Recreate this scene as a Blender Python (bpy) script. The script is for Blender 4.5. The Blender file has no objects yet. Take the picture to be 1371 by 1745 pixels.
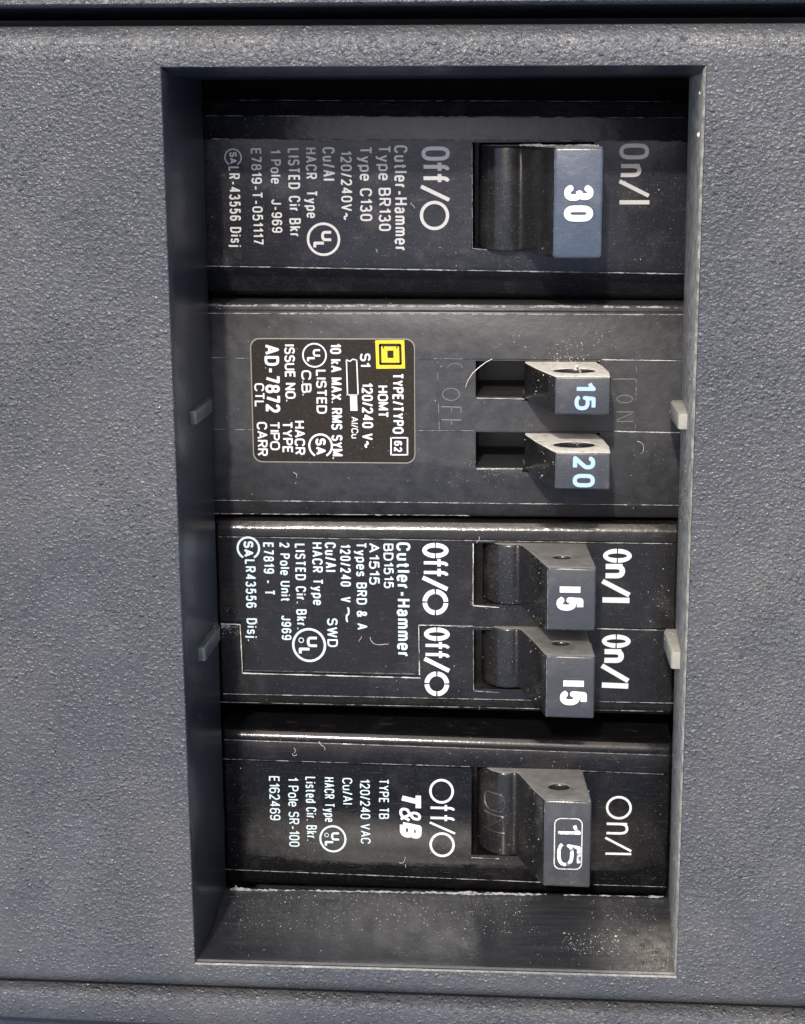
import bpy, bmesh, math, random
from mathutils import Vector, Matrix
from mathutils.bvhtree import BVHTree
import mathutils.noise as noise3
random.seed(7)
MM = 0.001
SC = bpy.context.scene
COL = SC.collection

# ---------------------------------------------------------------- camera
# world: x = right of picture, y = up in picture, z = out of the panel; mm in the helpers, metres in the scene
CAM = Vector((10.18648531, 47.32044929, 179.65968267))
RX = Vector((0.99731115, -0.00637114, -0.07300606))
RY = Vector((0.01090476, -0.97222099, 0.23381068))
RZ = Vector((-0.07246766, -0.23397811, -0.96953735))
F = 2867.27
cam_d = bpy.data.cameras.new('camera'); cam = bpy.data.objects.new('camera', cam_d); COL.objects.link(cam)
m = Matrix((( RX.x, -RY.x, -RZ.x, CAM.x*MM), (RX.y, -RY.y, -RZ.y, CAM.y*MM), (RX.z, -RY.z, -RZ.z, CAM.z*MM), (0, 0, 0, 1)))
cam.matrix_world = m
cam_d.sensor_fit = 'HORIZONTAL'; cam_d.sensor_width = 36; cam_d.lens = F/1371*36
cam_d.clip_start = 0.01; cam_d.clip_end = 50
SC.camera = cam

# ---------------------------------------------------------------- light
sd = Vector((-0.105, 0.56, 1.0)).normalized()          # towards the sun
elev = math.asin(sd.z); azim = math.atan2(sd.x, sd.y)
w = bpy.data.worlds.new('World'); SC.world = w; w.use_nodes = True
nt = w.node_tree; nt.nodes.clear()
sky = nt.nodes.new('ShaderNodeTexSky'); sky.sky_type = 'NISHITA'; sky.sun_disc = False
sky.sun_elevation = elev; sky.sun_rotation = azim; sky.dust_density = 4.0; sky.ozone_density = 0.6; sky.air_density = 1.0
bg = nt.nodes.new('ShaderNodeBackground'); bg.inputs['Strength'].default_value = 0.15
out = nt.nodes.new('ShaderNodeOutputWorld')
nt.links.new(sky.outputs[0], bg.inputs[0]); nt.links.new(bg.outputs[0], out.inputs[0])
ld = bpy.data.lights.new('sun', 'SUN'); ld.energy = 2.15; ld.angle = math.radians(2.0); ld.color = (1, 0.95, 0.88)
lo = bpy.data.objects.new('sun', ld); COL.objects.link(lo)
lo.rotation_euler = sd.to_track_quat('Z', 'Y').to_euler(); lo.location = (0, 0.1, 0.3)
SC.view_settings.view_transform = 'Standard'; SC.view_settings.look = 'None'
SC.view_settings.exposure = 0.82; SC.view_settings.gamma = 1.0

# ---------------------------------------------------------------- helpers
def P(px, py, z):
    """point of the plane at height z (mm) seen at photograph pixel px, py"""
    d = RX*(px-685.5) + RY*(py-872.5) + RZ*F
    return CAM + d*((z-CAM.z)/d.z)

ORIG = {}
def thing(name, label, cat, loc, group=None):
    o = bpy.data.objects.new(name, None); COL.objects.link(o)
    o.location = Vector(loc)*MM; ORIG[o] = Vector(loc); o.empty_display_size = 0.005
    o['label'] = label; o['category'] = cat
    if group: o['group'] = group
    return o
def link(name, me, mat, parent=None):
    o = bpy.data.objects.new(name, me); COL.objects.link(o)
    base = Vector((0, 0, 0))
    if parent is not None:
        o.parent = parent; base = ORIG[parent]
    ORIG[o] = base
    for v in me.vertices: v.co = (v.co-base)*MM
    mats = mat if isinstance(mat, (list, tuple)) else [mat]
    idx = [p.material_index for p in me.polygons]; me.materials.clear()
    for mt in mats: me.materials.append(mt)
    me.polygons.foreach_set('material_index', [min(i, len(mats)-1) for i in idx])
    return o
def smooth(me, ang=35):
    for p in me.polygons: p.use_smooth = True
    me.set_sharp_from_angle(angle=math.radians(ang))
def mesh_of(name, verts, faces, sm=None, mi=None):
    me = bpy.data.meshes.new(name); me.from_pydata([tuple(v) for v in verts], [], faces)
    if mi: me.polygons.foreach_set('material_index', mi)
    bm = bmesh.new(); bm.from_mesh(me); bmesh.ops.recalc_face_normals(bm, faces=bm.faces); bm.to_mesh(me); bm.free()
    if sm: smooth(me, sm)
    me.update(); return me
def applied(me, mods):
    """mesh after modifiers, without operators; mods = list of (type, {props})"""
    o = bpy.data.objects.new('tmp', me); COL.objects.link(o)
    for t, pr in mods:
        md = o.modifiers.new(t, t)
        for k, v in pr.items(): setattr(md, k, v)
    dg = bpy.context.evaluated_depsgraph_get(); dg.update()
    r = bpy.data.meshes.new_from_object(o.evaluated_get(dg)); bpy.data.objects.remove(o)
    return r
def prism(pts, z0, z1):
    """closed prism: pts = list of xy Vectors (mm)"""
    n = len(pts); v = [(p[0], p[1], z0) for p in pts]+[(p[0], p[1], z1) for p in pts]
    f = [list(range(n))[::-1], list(range(n, 2*n))]+[[i, (i+1) % n, n+(i+1) % n, n+i] for i in range(n)]
    return v, f
def join(parts):
    V = []; Fc = []
    for v, f in parts:
        b = len(V); V += [tuple(x) for x in v]; Fc += [[i+b for i in q] for q in f]
    return V, Fc
def cut(me, cutters):
    v, f = join(cutters); cm = mesh_of('cut', v, f)
    co = bpy.data.objects.new('cutter', cm); COL.objects.link(co)
    r = applied(me, [('BOOLEAN', dict(operation='DIFFERENCE', solver='EXACT', object=co, use_self=True))])
    bpy.data.objects.remove(co); return r

# ---------------------------------------------------------------- materials
def nodes(name):
    mt = bpy.data.materials.new(name); mt.use_nodes = True
    n = mt.node_tree.nodes; l = mt.node_tree.links; b = n['Principled BSDF']
    tc = n.new('ShaderNodeTexCoord'); mp = n.new('ShaderNodeMapping'); mp.inputs['Scale'].default_value = (1000,)*3
    geo = n.new('ShaderNodeNewGeometry')
    l.new(geo.outputs['Position'], mp.inputs[0])
    return mt, n, l, b, mp.outputs[0]
def noise(n, l, co, scale, detail=3, rough=.55, dist=0, lo=None, hi=None):
    t = n.new('ShaderNodeTexNoise'); t.inputs['Scale'].default_value = scale; t.inputs['Detail'].default_value = detail
    t.inputs['Roughness'].default_value = rough; t.inputs['Distortion'].default_value = dist; l.new(co, t.inputs['Vector'])
    if lo is None: return t.outputs[0]
    r = n.new('ShaderNodeMapRange'); r.inputs[1].default_value = lo; r.inputs[2].default_value = hi; l.new(t.outputs[0], r.inputs[0])
    return r.outputs[0]
def mathn(n, l, op, a, b):
    t = n.new('ShaderNodeMath'); t.operation = op
    for i, s in enumerate((a, b)):
        if isinstance(s, (int, float)): t.inputs[i].default_value = s
        else: l.new(s, t.inputs[i])
    return t.outputs[0]
def mix(n, l, fac, a, b):
    t = n.new('ShaderNodeMix'); t.data_type = 'RGBA'
    if isinstance(fac, (int, float)): t.inputs[0].default_value = fac
    else: l.new(fac, t.inputs[0])
    for i, s in ((6, a), (7, b)):
        if isinstance(s, tuple): t.inputs[i].default_value = (*s, 1)
        else: l.new(s, t.inputs[i])
    return t.outputs[2]
def bump(n, l, b, h, dist, strength=1.0):
    t = n.new('ShaderNodeBump'); t.inputs['Distance'].default_value = dist; t.inputs['Strength'].default_value = strength
    l.new(h, t.inputs['Height']); l.new(t.outputs[0], b.inputs['Normal'])

def mat_grain():
    mt, n, l, b, co = nodes('grained_grey_plastic')
    # worm-like leather grain
    t = n.new('ShaderNodeTexNoise'); t.inputs['Scale'].default_value = .9; t.inputs['Detail'].default_value = 2; l.new(co, t.inputs['Vector'])
    vm = n.new('ShaderNodeVectorMath'); vm.operation = 'MULTIPLY_ADD'; vm.inputs[1].default_value = (.6, .6, .6)
    l.new(t.outputs['Color'], vm.inputs[0]); l.new(co, vm.inputs[2])
    def pebbles(scale, r0, r1, seedshift):
        mp = n.new('ShaderNodeMapping'); mp.inputs['Location'].default_value = (seedshift, seedshift*.7, 0); mp.inputs['Rotation'].default_value = (0, 0, .5); mp.inputs['Scale'].default_value = (.85, 1.1, 1); l.new(vm.outputs[0], mp.inputs[0])
        vo = n.new('ShaderNodeTexVoronoi'); vo.feature = 'F1'; vo.inputs['Scale'].default_value = scale; l.new(mp.outputs[0], vo.inputs['Vector'])
        mr = n.new('ShaderNodeMapRange'); mr.interpolation_type = 'SMOOTHSTEP'; mr.inputs[1].default_value = r0; mr.inputs[2].default_value = r1; mr.inputs[3].default_value = 1; mr.inputs[4].default_value = 0
        l.new(vo.outputs['Distance'], mr.inputs[0])
        sp = n.new('ShaderNodeSeparateColor'); l.new(vo.outputs['Color'], sp.inputs[0])
        return mathn(n, l, 'MULTIPLY', mr.outputs[0], mathn(n, l, 'POWER', sp.outputs[0], 1.6))
    p1 = pebbles(1.65, .02, .46, 0); p2 = pebbles(2.5, .02, .5, 3.7)
    n1 = noise(n, l, co, 2.2, 3, .6, .5); n2 = noise(n, l, co, 9, 2)
    amp = mathn(n, l, 'ADD', .60, mathn(n, l, 'MULTIPLY', noise(n, l, co, .07, 3, .6, .5, .32, .70), .55))     # the mould grain is worn flatter in places
    h = mathn(n, l, 'ADD', mathn(n, l, 'ADD', p1, mathn(n, l, 'MULTIPLY', p2, .7)), mathn(n, l, 'ADD', mathn(n, l, 'MULTIPLY', n1, 1.3), mathn(n, l, 'MULTIPLY', n2, .12)))
    bump(n, l, b, mathn(n, l, 'MULTIPLY', h, amp), .00019)
    tan = noise(n, l, co, .045, 4, .65, .4, .46, .72)
    pale = noise(n, l, co, .06, 4, .6, .6, .50, .75)
    fine = noise(n, l, co, 1.2, 4, .65, 0, .3, .75)
    spk = noise(n, l, co, 4.5, 2, .5, 0, .70, .76)
    c = mix(n, l, fine, (.042, .0435, .047), (.066, .068, .073))
    c = mix(n, l, mathn(n, l, 'MULTIPLY', tan, .35), c, (.120, .112, .095))
    c = mix(n, l, mathn(n, l, 'MULTIPLY', pale, .16), c, (.150, .155, .165))
    c = mix(n, l, mathn(n, l, 'MULTIPLY', spk, .5), c, (.26, .26, .26))
    l.new(c, b.inputs['Base Color'])
    r = noise(n, l, co, .8, 3, .5, 0, .2, .8); rr = n.new('ShaderNodeMapRange'); rr.inputs[3].default_value = .22; rr.inputs[4].default_value = .36; l.new(r, rr.inputs[0]); l.new(rr.outputs[0], b.inputs['Roughness'])
    return mt
def mat_plastic(name, c0, c1, rough, dust=(.25, .24, .22), dusta=.25, dlo=.52, dhi=.75, speck=.5, scratch=.3, bumpd=.00002, sc=.25, spec=.5, stretch=False):
    mt, n, l, b, co = nodes(name)
    base = mix(n, l, noise(n, l, co, .35, 4), c0, c1)
    fco = co
    if stretch:
        ms = n.new('ShaderNodeMapping'); ms.inputs['Scale'].default_value = (.12, 1, 1.6); l.new(co, ms.inputs[0]); fco = ms.outputs[0]  # streaks drawn out sideways imitate the sill's streaky reflection
    film = noise(n, l, fco, sc, 5, .65, .3, dlo, dhi)
    sp = noise(n, l, co, 6.5, 2, .5, 0, .665, .72)
    mp = n.new('ShaderNodeMapping'); mp.inputs['Rotation'].default_value = (0, 0, .25); mp.inputs['Scale'].default_value = (.35, 9, 1); l.new(co, mp.inputs[0])
    scr = noise(n, l, mp.outputs[0], 1.0, 3, .5, .4, .63, .75)
    d = mathn(n, l, 'ADD', mathn(n, l, 'MULTIPLY', film, dusta), mathn(n, l, 'ADD', mathn(n, l, 'MULTIPLY', sp, speck), mathn(n, l, 'MULTIPLY', scr, scratch*.4)))
    d = mathn(n, l, 'MINIMUM', d, 1)
    if stretch:       # settled dust lying in the right-hand corner of the sill
        sx = n.new('ShaderNodeSeparateXYZ'); l.new(co, sx.inputs[0]); mr = n.new('ShaderNodeMapRange'); mr.interpolation_type = 'SMOOTHSTEP'
        mr.inputs[1].default_value = 16; mr.inputs[2].default_value = 29; l.new(sx.outputs[0], mr.inputs[0])
        zr = n.new('ShaderNodeMapRange'); zr.interpolation_type = 'SMOOTHSTEP'; zr.inputs[1].default_value = -15; zr.inputs[2].default_value = -7; l.new(sx.outputs[2], zr.inputs[0])
        cr = mathn(n, l, 'MULTIPLY', mathn(n, l, 'MULTIPLY', mr.outputs[0], zr.outputs[0]), noise(n, l, co, .7, 5, .7, .5, .25, .65))
        base = mix(n, l, mathn(n, l, 'MULTIPLY', cr, .85), base, (.26, .245, .21))
    l.new(mix(n, l, d, base, dust), b.inputs['Base Color'])
    b.inputs['Specular IOR Level'].default_value = spec
    fr = mathn(n, l, 'ADD', mathn(n, l, 'MULTIPLY', d, .45), rough)
    l.new(mathn(n, l, 'MINIMUM', fr, .9), b.inputs['Roughness'])
    bump(n, l, b, mathn(n, l, 'ADD', noise(n, l, co, .5, 3), mathn(n, l, 'MULTIPLY', noise(n, l, co, 5, 2), .15)), bumpd*3)
    return mt
def mat_flat(name, c, rough=.5, wear=None, wlo=.6, wsc=3, spec=.5):
    mt, n, l, b, co = nodes(name)
    v = noise(n, l, co, wsc, 4, .6, 0, wlo, wlo+.12)
    l.new(mix(n, l, v, c, wear or tuple(x*.8 for x in c)), b.inputs['Base Color'])
    b.inputs['Roughness'].default_value = rough; b.inputs['Specular IOR Level'].default_value = spec
    bump(n, l, b, noise(n, l, co, 8, 3), .00001)
    return mt
M = dict(
    grain=mat_grain(),
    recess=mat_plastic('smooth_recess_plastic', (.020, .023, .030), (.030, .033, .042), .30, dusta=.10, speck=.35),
    sill=mat_plastic('dusty_sheen_sill_plastic', (.012, .013, .016), (.022, .023, .027), .27, dust=(.15, .148, .145), dusta=.20, dlo=.30, dhi=.9, speck=.35, sc=.9, stretch=True),
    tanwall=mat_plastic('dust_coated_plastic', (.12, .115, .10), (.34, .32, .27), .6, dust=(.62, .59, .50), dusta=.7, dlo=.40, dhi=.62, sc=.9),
    cream=mat_plastic('dust_coated_tab_plastic', (.20, .195, .17), (.36, .345, .30), .55, dust=(.25, .23, .2), dusta=.4, sc=1.2),
    tab=mat_plastic('translucent_grey_tab_plastic', (.036, .044, .047), (.060, .069, .072), .35),
    b1=mat_plastic('black_plastic_bluish', (.012, .012, .014), (.020, .020, .024), .24, dusta=.10, speck=.35, spec=.4),
    b2=mat_plastic('dusty_matt_black_plastic', (.015, .015, .0155), (.024, .024, .0245), .40, dust=(.12, .118, .115), dusta=.22, dlo=.32, dhi=.9, speck=.35, sc=.7),
    b3=mat_plastic('glossy_black_plastic', (.009, .0085, .008), (.017, .016, .015), .15, dusta=.06, speck=.3, spec=.4),
    b4=mat_plastic('clean_glossy_black_plastic', (.004, .004, .005), (.008, .008, .009), .12, dusta=.04, speck=.25, spec=.25, bumpd=.000008),
    hgrey=mat_plastic('grey_handle_plastic', (.030, .033, .036), (.044, .047, .051), .33, dusta=.12, speck=.3),
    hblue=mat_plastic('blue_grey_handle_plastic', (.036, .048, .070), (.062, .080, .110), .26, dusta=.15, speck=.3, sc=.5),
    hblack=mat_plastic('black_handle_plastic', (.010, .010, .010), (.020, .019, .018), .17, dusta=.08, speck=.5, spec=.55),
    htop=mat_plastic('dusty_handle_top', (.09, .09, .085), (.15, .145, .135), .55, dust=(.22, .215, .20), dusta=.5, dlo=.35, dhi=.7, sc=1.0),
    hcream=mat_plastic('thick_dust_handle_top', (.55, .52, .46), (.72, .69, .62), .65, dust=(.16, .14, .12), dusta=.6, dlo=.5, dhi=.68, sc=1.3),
    white=mat_flat('white_print', (.60, .62, .64), .5, (.42, .43, .45), .60, 4),
    dull=mat_flat('worn_grey_print', (.42, .41, .395), .5, (.32, .31, .30), .58, 4),
    pale=mat_flat('pale_blue_print', (.30, .42, .60), .5, (.30, .38, .48), .60, 5),
    cyanw=mat_flat('bluish_white_print', (.50, .59, .63), .5, (.42, .5, .54), .6, 4),
    yellow=mat_flat('yellow_print', (.60, .46, .008), .5, (.40, .30, .03), .66, 4),
    label=mat_flat('brown_black_label_paper', (.012, .009, .006), .6, (.024, .019, .014), .5, 5, .22),
    rim=mat_flat('label_edge', (.20, .19, .16), .6),
    dust=mat_flat('dust', (.52, .50, .46), .9, (.30, .29, .26), .5, 3),
    wear=mat_flat('worn_or_glint_plastic_edge', (.26, .26, .26), .7, (.07, .07, .07), .47, 1.6),  # real wear, and also highlights painted along rounded edges and the sill
    edge=mat_flat('handle_edge_glint', (.16, .165, .17), .5, (.06, .065, .07), .45, 1.2),  # pale colour for highlights painted along the handle edges
    worn=mat_flat('half_rubbed_white_print', (.70, .74, .76), .4, (.10, .115, .12), .50, 1.6),
    crumb=mat_flat('cream_crumb', (.75, .70, .50), .7),
    dark=mat_flat('dark_interior', (.006, .006, .006), .8),
    clear=mat_flat('pale_fibre', (.65, .62, .55), .4),
)

# ---------------------------------------------------------------- setting
v, f = prism([P(-500, -900, -46).xy, P(1900, -900, -46).xy, P(1900, 2100, -46).xy, P(-500, 2100, -46).xy], -48, -46)
o = link('back_wall', mesh_of('back_wall', v, f), M['dark']); o['kind'] = 'structure'

# ---------------------------------------------------------------- panel cover (plate with the opening)
def fx(x, a, b, z):      # world point at pixel column x on the pixel line y=a (x=0) .. y=b (x=1371)
    return P(x, a+(b-a)*x/1371, z)
cover = thing('panel_cover', 'large grained dark grey plastic cover plate framing the four breakers', 'panel cover', P(740, 880, 0))
XL, XR = -500, 1900
def ring(pts, z): return [P(x, y, z) for x, y in pts]
D_ = Vector((0, 0, 44))
rings = [
    [fx(XL, 46, 40, -1.3)-D_, fx(XR, 46, 40, -1.3)-D_, fx(XR, 1667, 1715, -1.3)-D_, fx(XL, 1667, 1715, -1.3)-D_],
    [fx(XL, 46, 40, -1.3), fx(XR, 46, 40, -1.3), fx(XR, 1667, 1715, -1.3), fx(XL, 1667, 1715, -1.3)],
    [fx(XL, 48, 42, -.9), fx(XR, 48, 42, -.9), fx(XR, 1665, 1713, -.7), fx(XL, 1665, 1713, -.7)],
    [fx(XL, 68, 61, -.13), fx(XR, 68, 61, -.13), fx(XR, 1659, 1707, -.15), fx(XL, 1659, 1707, -.15)],
    [fx(XL, 76, 69, 0), fx(XR, 76, 69, 0), fx(XR, 1652, 1700, 0), fx(XL, 1652, 1700, 0)],
    ring([(272, 113), (1205, 109.5), (1153, 1667), (331, 1644)], 0),
    ring([(274, 115), (1203, 111.5), (1151.5, 1665), (332.5, 1642)], -.12),
]
mi = []; V = []; Fc = []
for r in rings: V += r
for k in range(len(rings)-1):
    for i in range(4):
        Fc.append([k*4+i, k*4+(i+1) % 4, k*4+4+(i+1) % 4, k*4+4+i])
me = mesh_of('face_plate', V, Fc, 50)
link('face_plate', me, M['grain'], cover)
def wall(name, pairs, mat, thick=None):
    """pairs: list of (xa,ya, xb,yb, z) lines; a loft between them"""
    V = []; Fc = []; N = 24
    for xa, ya, xb, yb, z in pairs:
        A, B = P(xa, ya, z), P(xb, yb, z); V += [A.lerp(B, i/N) for i in range(N+1)]
    for k in range(len(pairs)-1):
        for i in range(N): q = k*(N+1)+i; Fc.append([q, q+1, q+N+2, q+N+1])
    me = mesh_of(name, V, Fc, 40); return link(name, me, mat, cover)
ZB = -18.5
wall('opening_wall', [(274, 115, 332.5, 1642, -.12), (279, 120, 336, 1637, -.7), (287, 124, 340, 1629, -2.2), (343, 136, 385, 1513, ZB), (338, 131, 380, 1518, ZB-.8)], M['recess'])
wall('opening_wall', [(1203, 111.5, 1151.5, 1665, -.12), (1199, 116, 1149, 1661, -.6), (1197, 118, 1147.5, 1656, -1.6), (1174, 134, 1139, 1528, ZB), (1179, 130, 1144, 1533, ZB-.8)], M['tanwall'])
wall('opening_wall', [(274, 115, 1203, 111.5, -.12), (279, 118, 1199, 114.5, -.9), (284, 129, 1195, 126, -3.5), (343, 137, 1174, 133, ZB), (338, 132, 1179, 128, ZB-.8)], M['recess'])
wall('sill', [(331.5, 1643, 1152.5, 1666, -.02), (332, 1639.5, 1152, 1662.5, -.155), (333, 1637.8, 1151.5, 1660.8, -.52), (333.5, 1633.8, 1151, 1656.8, -.70), (334.5, 1631.5, 1150.5, 1654.5, -1.0), (338, 1627, 1149, 1650, -2.0), (352, 1594, 1145, 1612, -7.5), (366, 1560, 1142, 1575, -12.5), (384, 1516, 1139, 1531, -18.3), (386, 1512, 1139, 1527, -18.9), (384, 1513, 1140, 1529, -20)], M['sill'])
def tube(pts, r, seg=8, closed=False):
    V = []; Fc = []
    for i, p in enumerate(pts):
        d = (pts[min(i+1, len(pts)-1)]-pts[max(i-1, 0)]).normalized()
        u = d.orthogonal().normalized() if abs(d.z) > .9 else d.cross(Vector((0, 0, 1))).normalized(); w_ = d.cross(u)
        rr = r[i] if isinstance(r, list) else r
        for s in range(seg):
            a = 2*math.pi*s/seg; V.append(p+(u*math.cos(a)+w_*math.sin(a))*rr)
    for i in range(len(pts)-1):
        for s in range(seg):
            Fc.append([i*seg+s, i*seg+(s+1) % seg, (i+1)*seg+(s+1) % seg, (i+1)*seg+s])
    Fc.append(list(range(seg))[::-1]); Fc.append([(len(pts)-1)*seg+s for s in range(seg)])
    return V, Fc
def tab(x0, x1, py0, py1, z0, z1, mat, xe):
    """small retaining tab; x0..x1 in mm, py0..py1 pixel rows of its front face"""
    yt = P(xe, py0, z1).y; yb = P(xe, py1, z1).y
    s = 1 if x1 > x0 else -1
    pro = [(x0, z1), (x1-s*.25, z1), (x1, z1-.2), (x1+s*.25, z0+1.2), (x1-s*.1, z0), (x0, z0)]
    n = len(pro); V = [(x, yt, z) for x, z in pro]+[(x, yb, z) for x, z in pro]
    Fc = [list(range(n)), list(range(n, 2*n))]+[[i, (i+1) % n, n+(i+1) % n, n+i] for i in range(n)]
    me = applied(mesh_of('retaining_tab', V, Fc), [('BEVEL', dict(width=.10, segments=2, limit_method='ANGLE'))]); smooth(me, 40)
    link('retaining_tab', me, mat, cover)
def wx(px, py, z): return P(px, py, z).x
tab(wx(306, 712, -7)-.8, wx(335, 712, -7), 701, 724, -16.5, -7, M['tab'], 325)
tab(wx(322, 1115, -7)-.8, wx(350, 1115, -7), 1104, 1127, -16.5, -7, M['tab'], 340)
tab(wx(1185, 718, -8)+.6, wx(1155, 718, -8), 705, 732, -17, -8, M['cream'], 1160)
tab(wx(1172, 1126, -8)+.6, wx(1143, 1126, -8), 1111, 1140, -17, -8, M['cream'], 1150)

def edge_glint_wear(root, name, a, b, w_, z, g, mat, sid=0):
    v, f = rib([a, b], w_, z, g, jit=.9, sid=sid); link(name, mesh_of(name, v, f), M[mat], root)

# neighbouring cover pieces above and below
def strip(root, name, lines, mat):
    V = []; Fc = []; N = 2
    for a, b, z in lines: V += [fx(XL, a, b, z), fx(XR, a, b, z)]
    for k in range(len(lines)-1): Fc.append([2*k, 2*k+1, 2*k+3, 2*k+2])
    return link(name, mesh_of(name, V, Fc, 45), mat, root)
up = thing('cover_panel', 'grained grey plastic panel across the very top, beyond the dark gap', 'cover panel', fx(685, 0, -5, .6))
strip(up, 'face_plate', [(-1000, -1015, .6), (8, -2, .6), (12, 3, .35), (15, 6, -.5)], M['grain'])
strip(up, 'edge_wall', [(15, 6, -.5), (17, 8, -2.0), (34, 27, -9), (36, 30, -45)], M['recess'])
dn = thing('cover_panel', 'grained grey plastic panel across the bottom, under the thin black joint', 'cover panel', fx(685, 1715, 1765, .4))
strip(dn, 'face_plate', [(1660, 1707, -7), (1669, 1717, -1.6), (1671, 1719, -1.2), (1688, 1740, 0), (1692, 1744, .05), (1729, 1790, .05), (1732, 1794, -.4)], M['grain'])
strip(dn, 'edge_wall', [(1732, 1794, -.4), (1734, 1797, -2), (1740, 1803, -12)], M['recess'])
lo2 = thing('cover_panel', 'dark strip of panel showing at the bottom left corner', 'cover panel', fx(0, 1745, 1800, -5))
strip(lo2, 'face_plate', [(1738, 1800, -9), (2000, 2100, -9)], M['recess'])

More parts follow.
